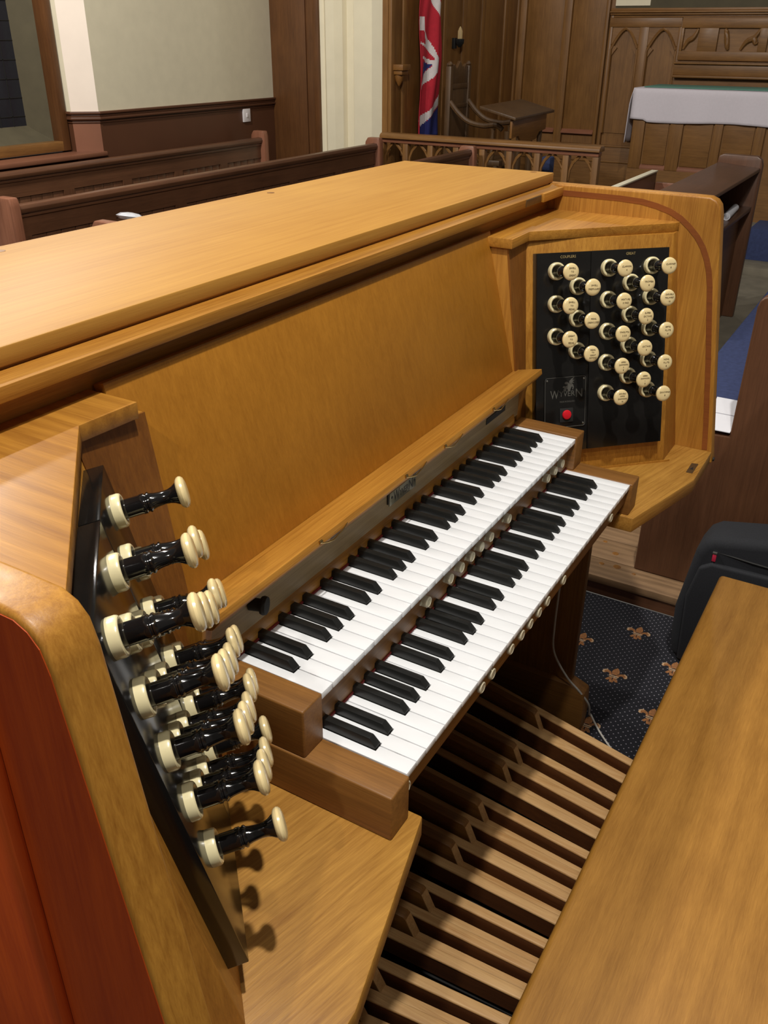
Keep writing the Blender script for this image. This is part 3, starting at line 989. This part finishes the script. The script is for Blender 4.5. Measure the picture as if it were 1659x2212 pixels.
cp = [(1096, 71, -330), (1095, 72, -500), (1096, 73, -610), (1100, 68, -690), (1104, 30, -755), (1108, -6, -790), (1130, -30, -840), (1170, -26, -905), (1195, -24, -926), (1165, -48, -927), (1136, -73, -927), (1100, -110, -927), (1082, -135, -927), (1080, -220, -927)]
# smooth the cord
def spline(pts, n=6):
    out = []
    P4 = [Vector(p) for p in pts]
    for i in range(len(P4) - 1):
        p0, p1, p2, p3 = P4[max(i - 1, 0)], P4[i], P4[i + 1], P4[min(i + 2, len(P4) - 1)]
        for k in range(n):
            t = k / n
            out.append(0.5 * ((2 * p1) + (p2 - p0) * t + (2 * p0 - 5 * p1 + 4 * p2 - p3) * t * t + (3 * p1 - p0 - 3 * p2 + p3) * t ** 3))
    out.append(P4[-1])
    return out


solo('power_cord', MB().tube(spline(cp), 2.6, 8), 'cord', 'thin white cord trailing from the console leg onto the carpet', 'cord', smooth=True, base=(1100, 0, FLOOR))

# ================================================================== STALLS ON THE RIGHT
ST = thing('choir_stall', 'brown choir stall seat whose rounded end panel faces the organ', 'pew', (2200, -150, -860))
pe = [(70, -860), (70, -700), (56, -560), (30, -420), (12, -352), (-135, -346), (-136, 30), (-140, 48), (-150, 59), (-166, 64), (-320, 64), (-335, 50), (-345, -860)]
part('end_panel', MB().prism_x(pe, 1868, 1908), 'pew_z', ST, bevel=5, seg=3)
part('seat_board', MB().box(1908, 4600, -140, 66, -398, -370), 'pew_x', ST, bevel=3)
part('seat_back', MB().box(1908, 4600, -175, -142, -800, 30), 'pew_x', ST, bevel=3)
part('seat_front', MB().box(1908, 4600, 20, 40, -860, -398), 'pew_x', ST)
cu = solo('seat_cushion', MB().box(1930, 4600, -140, 64, -370, -336), 'blue', 'long blue cushion on the choir stall seat', 'cushion', bevel=12, seg=3, base=(3200, -40, -370))
pap = MB()
pap.add([(1872, -140, -333), (1872, -60, -333), (2060, -40, -333), (2060, -136, -333), (2150, -20, -333), (2150, -120, -333)], [(0, 1, 2, 3), (3, 2, 4, 5)])
pap = MB().prism_z([(1866, -134), (1866, -60), (2000, -55), (2000, -134)], -334, -332).prism_z([(2004, -134), (2004, -50), (2140, -40), (2140, -134)], -334, -331)
solo('paper_sheet', pap, 'paper', 'white printed sheet lying on the blue stall cushion', 'paper', base=(2000, -100, -334))

SD = thing('stall_desk', 'dark brown choir desk with broad sloping book rest and rounded end', 'desk', (4400, 520, -860))
part('book_rest', MB().prism_x([(413, -12), (413, 8), (650, 28), (650, 8)], 2700, 5080), 'pew_x', SD, bevel=4)
part('end_panel', MB().prism_x([(405, -860), (405, 20), (415, 55), (440, 70), (630, 72), (655, 60), (660, 20), (660, -860)], 5080, 5130), 'pew_z', SD, bevel=8)
part('shelf', MB().box(2700, 5080, 420, 640, -228, -204), 'pew_x', SD, bevel=3)
part('front_panel', MB().box(2700, 5080, 620, 640, -860, 5), 'pew_x', SD)
part('lower_panel', MB().box(2700, 5080, 470, 500, -860, -228), 'pew_x', SD)
part('lower_rail', MB().prism_x([(440, -860), (440, -640), (470, -560), (500, -560), (500, -860)], 4300, 4360), 'pew_z', SD)
solo('paper_roll', MB().lathe([(20, 0), (20, 330), (14, 334), (14, 0)], (4540, 455, -184), (1, 0.06, 0), 16), 'paper', 'small white roll of paper on the shelf of the dark choir desk', 'paper roll', smooth=True, base=(4650, 460, -204))
SB = thing('stall_screen', 'low brown screen with a pale top edge beside the organ', 'screen', (4000, 906, -900))
part('screen_board', MB().box(3300, 4700, 902, 930, -900, -4), 'pew_x', SB)
part('top_edge', MB().box(3300, 4700, 896, 932, -4, 4), 'pier_wall', SB, bevel=1, label='pale top edge')
part('cross_rail', MB().box(4690, 4720, 670, 900, -900, -60), 'pewred_y', SB, bevel=3)

# ================================================================== PEWS BEHIND THE CONSOLE
def pew(y, x0, x1, zt, label, ends, planks, end_h=20):
    pw = thing('pew', label, 'pew', ((x0 + x1) / 2, y + 200, -900), 'pews behind the organ')
    part('top_rail', MB().prism_x([(y - 28, zt - 42), (y - 34, zt - 22), (y - 26, zt - 4), (y, zt), (y + 28, zt - 6), (y + 32, zt - 26), (y + 24, zt - 42)], x0, x1), 'pew_x', pw, bevel=3)
    part('rail_mould', MB().box(x0, x1, y - 18, y + 18, zt - 62, zt - 42), 'pew_x', pw, bevel=4)
    part('back_frame', MB().box(x0, x1, y - 10, y + 14, zt - 150, zt - 62).box(x0, x1, y - 10, y + 14, -880, -800), 'pew_x', pw)
    n = planks
    w = (x1 - x0) / n
    for k in range(n):
        if k % 6 == 0:
            part('muntin', MB().box(x0 + k * w, x0 + k * w + w - 1, y - 10, y + 14, -800, zt - 150), 'pew_z', pw)
        else:
            part('back_board', MB().box(x0 + k * w + 2, x0 + k * w + w - 2, y - 3, y + 12, -800, zt - 150), 'pew_z', pw, bevel=3)
    part('seat', MB().box(x0, x1, y + 14, y + 400, -480, -450), 'pew_x', pw, bevel=4)
    for xa in ends:
        e = [(y - 50, -900), (y - 50, zt + end_h - 40), (y - 40, zt + end_h), (y + 60, zt + end_h), (y + 80, zt + end_h - 30), (y + 110, -300), (y + 420, -430), (y + 430, -900)]
        part('end_panel', MB().prism_x(e, xa, xa + 55), 'pewred_z', pw, bevel=8)
    return pw


pew(4190, 2300, 5290, -45, 'brown pew standing against the cream wall, farthest from the organ', (5290,), 36, 45)
pew(3260, 2180, 5500, -52, 'brown pew in the middle row behind the organ', (2150, 5500), 36, 36)
pew(2480, 2080, 5540, -50, 'brown pew nearest the organ with its rail level with the console lid', (2030, 5520), 36, 20)
bagm = MB().lathe([(20, 0), (48, 6), (60, 18), (40, 30), (12, 34)], (2180, 2480, -46), (0.2, 0, 1), 9)
solo('plastic_packet', bagm, 'plastic', 'crumpled clear plastic packet on the rail of the nearest pew', 'packet', base=(2180, 2480, -46))

# ================================================================== CHANCEL
CR = thing('communion_rail', 'brown oak communion rail on pointed arches across the chancel', 'rail', (5700, 2380, -900))
part('top_rail', MB().prism_y([(5640, -30), (5645, -8), (5665, 6), (5735, 6), (5755, -8), (5760, -30)], 1550, 3300), 'panel_y', CR, bevel=4)
part('under_mould', MB().box(5665, 5735, 1560, 3300, -62, -30), 'pewred_y', CR, bevel=6)
ys = [1560 + 215 * k for k in range(9)]
for y in ys:
    part('post', MB().box(5672, 5728, y, y + 45, -900, -62), 'panel_z', CR, bevel=4)
for a, b in zip(ys[:-1], ys[1:]):
    y0, y1 = a + 45, b
    c = (y0 + y1) / 2
    for s in (-1, 1):
        pts = [(5700, c + s * (y1 - y0) / 2, -230), (5700, c + s * (y1 - y0) * 0.47, -160), (5700, c + s * (y1 - y0) * 0.33, -110), (5700, c + s * (y1 - y0) * 0.08, -66)]
        part('arch_rib', MB().tube(pts, 11, 6), 'panel_z', CR, smooth=True)
part('bottom_rail', MB().box(5670, 5730, 1560, 3300, -800, -750), 'panel_y', CR, bevel=4)

AL = thing('altar', 'panelled brown oak altar table', 'altar', (7750, 1000, -690))
part('frame', MB().box(7520, 8050, -300, 1880, -690, 285), 'panel_z', AL)
for y0, y1 in ((1775, 1880), (1452, 1560), (1130, 1200), (800, 870), (-300, -200)):
    part('stile', MB().box(7500, 7522, y0, y1, -339, 280), 'panel_z', AL, bevel=5)
for y0, y1 in ((1560, 1775), (1200, 1452), (870, 1130)):
    part('panel_sill', MB().prism_y([(7500, -330), (7520, -305), (7522, -305), (7522, -340), (7500, -340)], y0, y1), 'pewred_y', AL)
    part('panel', MB().box(7510, 7521, y0 + 12, y1 - 12, -300, 250), 'panel_y', AL, bevel=3)
part('bottom_rail', MB().box(7500, 7522, -300, 1880, -690, -340), 'panel_y', AL)


def cloth():
    mb = MB()
    ny, nz = 60, 12
    rnd = random.Random(3)
    vs = []
    # top then front drop
    rows = [(8060, 292), (7800, 293), (7520, 293), (7497, 288), (7490, 270)]
    for i in range(ny + 1):
        y = 1905 - (1905 + 320) * i / ny
        for (x, z) in rows:
            vs.append((x, y, z))
        for k in range(1, nz + 1):
            t = k / nz
            hem = 40 - 8 * math.sin(i * 0.21) + (16 if i < 4 else 0)
            vs.append((7488 - 6 * t * (1 + math.sin(i * 0.5 + 0.6)) - 3 * math.sin(i * 1.3) * t, y, 270 + (hem - 270) * t))
    m = len(rows) + nz
    fs = [(i * m + k, i * m + k + 1, (i + 1) * m + k + 1, (i + 1) * m + k) for i in range(ny) for k in range(m - 1)]
    mb.add(vs, fs)
    # side fall
    vs, n2 = [], 10
    for k in range(n2 + 1):
        t = k / n2
        for j in range(8):
            q = j / 7
            vs.append((7495 + 300 * q, 1905 + 22 * min(1, t * 4) + 8 * math.sin(q * 9) * t + 10 * t, 292 - 430 * t))
    mb.add(vs, [(k * 8 + j, k * 8 + j + 1, (k + 1) * 8 + j + 1, (k + 1) * 8 + j) for k in range(n2) for j in range(7)])
    return mb


ac = solo('altar_cloth', cloth(), 'linen', 'white linen cloth hanging over the front and end of the altar', 'cloth', smooth=True, base=(7750, 1000, 292))
sm = ac.modifiers.new('thickness', 'SOLIDIFY')
sm.thickness = 0.004
solo('altar_runner', MB().box(7560, 8040, -300, 1840, 295, 303), 'green_cloth', 'flat green runner laid along the altar top', 'cloth', bevel=2, base=(7800, 800, 295))

# flag hanging against the chancel panelling
def flag_mesh():
    polys = [(1, [(275, 0), (315, 0), (320, 60), (370, 160), (376, 240), (350, 215), (300, 100), (275, 40)]),
             (2, [(345, 0), (372, 0), (374, 190), (352, 110)]),
             (1, [(238, 190), (264, 190), (264, 275), (235, 270)]),
             (1, [(262, 275), (300, 350), (320, 430), (345, 465), (330, 520), (290, 590), (240, 642), (240, 600), (265, 550), (303, 490), (245, 440), (245, 425), (300, 455), (312, 450), (285, 390), (235, 352), (240, 340), (270, 362)]),
             (2, [(250, 462), (302, 485), (265, 545), (245, 565)]),
             (1, [(378, 665), (382, 722), (300, 822), (265, 878), (246, 838), (300, 770)]),
             (2, [(382, 735), (392, 945), (250, 945), (264, 880), (300, 825)])]

    def inside(p, poly):
        x, y = p
        c = False
        j = len(poly) - 1
        for i in range(len(poly)):
            xi, yi = poly[i]; xj, yj = poly[j]
            if (yi > y) != (yj > y) and x < (xj - xi) * (y - yi) / (yj - yi) + xi:
                c = not c
            j = i
        return c
    nu, nv = 44, 150
    v0, v1 = -300, 945
    mb = MB()
    vs = []
    for j in range(nv + 1):
        v = v0 + (v1 - v0) * j / nv
        for i in range(nu + 1):
            u = 232 + (392 - 232) * i / nu
            s = (u - 232) / 160
            # folds run down the cloth
            fold = 26 * math.sin(s * 7 + 0.4) + 12 * math.sin(s * 15 + v * 0.006)
            xw = 6160 + 350 * s - 14 * math.sin(v * 0.01)
            vs.append((xw, 3225 + fold, 1010 - (v + 0) * (1066 / 940) + 0))
    fs, mi = [], []
    for j in range(nv):
        for i in range(nu):
            a = j * (nu + 1) + i
            u = 232 + 160 * (i + 0.5) / nu
            v = v0 + (v1 - v0) * (j + 0.5) / nv
            c = 0
            for k, poly in polys:
                if inside((u, v), poly):
                    c = k
            fs.append((a, a + 1, a + nu + 2, a + nu + 1)); mi.append(c)
    mb.add(vs, fs)
    mb.mi = mi
    return mb


FG = thing('flag', 'red, white and blue flag hanging in folds against the chancel panelling', 'flag', (6330, 3225, -60))
fo = part('cloth', flag_mesh(), ['flag_red', 'flag_white', 'flag_blue'], FG, smooth=True)
sm = fo.modifiers.new('thickness', 'SOLIDIFY'); sm.thickness = 0.003
part('pole', MB().tube([(6480, 3255, -600), (6400, 3255, 1500)], 14, 10), 'panel_z', FG)

SCN = thing('wall_sconce', 'small candle sconce on the chancel panelling above the carved chair', 'sconce', (6900, 3300, 560))
part('bracket', MB().box(6880, 6920, 3300, 3345, 570, 650).lathe([(10, 0), (34, 30), (38, 60), (30, 64)], (6900, 3265, 580), seg=14), 'black_matte', SCN, bevel=2)
part('candle_tube', MB().lathe([(20, 0), (20, 60), (10, 84), (2, 96)], (6900, 3265, 640), seg=14), 'candle', SCN, smooth=True)

# carved chair, turned towards the altar
CH = thing('carved_chair', 'dark carved oak armchair against the chancel panelling', 'chair', (6450, 2960, -690))
for s in (0, 1):
    xo = 6270 + 330 * s
    part('back_post', MB().box(xo, xo + 45, 3020, 3065, -690, 455).lathe([(20, 0), (26, 14), (10, 34)], (xo + 22, 3042, 455), seg=10), 'dark_oak', CH, bevel=3)
part('back_panel', MB().box(6315, 6600, 3032, 3054, -240, 330), 'dark_oak', CH, bevel=3)
part('back_rail', MB().box(6315, 6600, 3026, 3060, 290, 330).box(6315, 6600, 3026, 3060, 150, 180), 'dark_oak', CH, bevel=3)
cr = [(6315, 330), (6600, 330), (6600, 420), (6560, 470), (6520, 430), (6457, 490), (6395, 430), (6355, 470), (6315, 420)]
part('crest', MB().prism_y(cr, 3030, 3056), 'dark_oak', CH, bevel=2)
part('seat', MB().box(6270, 6645, 2560, 3040, -250, -210), 'dark_oak', CH, bevel=5)
for s in (0, 1):
    xo = 6290 + 330 * s
    pts = spline([(xo, 3030, 200), (xo + 2, 2950, 120), (xo, 2850, 60), (xo, 2720, 40), (xo, 2620, 50), (xo, 2560, 20)], 5)
    part('arm', MB().tube(pts, 20, 8), 'dark_oak', CH, smooth=True)
    part('arm_support', MB().lathe([(16, 0), (26, 40), (14, 80), (22, 140), (14, 200), (20, 240)], (xo, 2640, -215), seg=12), 'dark_oak', CH, smooth=True)
    part('leg', MB().lathe([(22, 0), (28, 60), (18, 200), (28, 330), (22, 440)], (xo, 2600, -690), seg=12), 'dark_oak', CH, smooth=True)

PD = thing('prayer_desk', 'brown wooden prayer desk with sloping top beside the carved chair', 'desk', (6600, 2400, -690))
part('top', MB().loft([(6020, 2340, 110), (6820, 2340, 122), (6820, 2640, 190), (6020, 2640, 178)], [(6020, 2340, 130), (6820, 2340, 142), (6820, 2640, 212), (6020, 2640, 200)]), 'dark_oak', PD, bevel=3)
part('front', MB().prism_y([(6060, 110), (6760, 120), (6760, 0), (6620, -10), (6560, -60), (6420, -70), (6260, -60), (6200, -10), (6060, -20)], 2380, 2400), 'walnut_x', PD, bevel=3)
for x in (6070, 6300, 6540, 6730):
    part('leg', MB().lathe([(26, 0), (20, 300), (28, 480), (18, 600), (26, 720)], (x, 2420, -690), seg=12), 'dark_oak', PD, smooth=True)
solo('kneeler', MB().box(6050, 6150, 2050, 2130, -690, -130), 'blue', 'small blue cloth hanging behind the communion rail', 'cloth', bevel=14, base=(6100, 2090, -690))

# light switch on the dado
SW = thing('light_switch', 'white square light switch on the brown dado', 'switch', (5402, 4395, 45))
part('plate', MB().box(5358, 5446, 4386, 4400, 48, 144), 'switch', SW, bevel=3)
part('rocker', MB().box(5392, 5412, 4380, 4387, 82, 112), 'switch', SW, bevel=2)
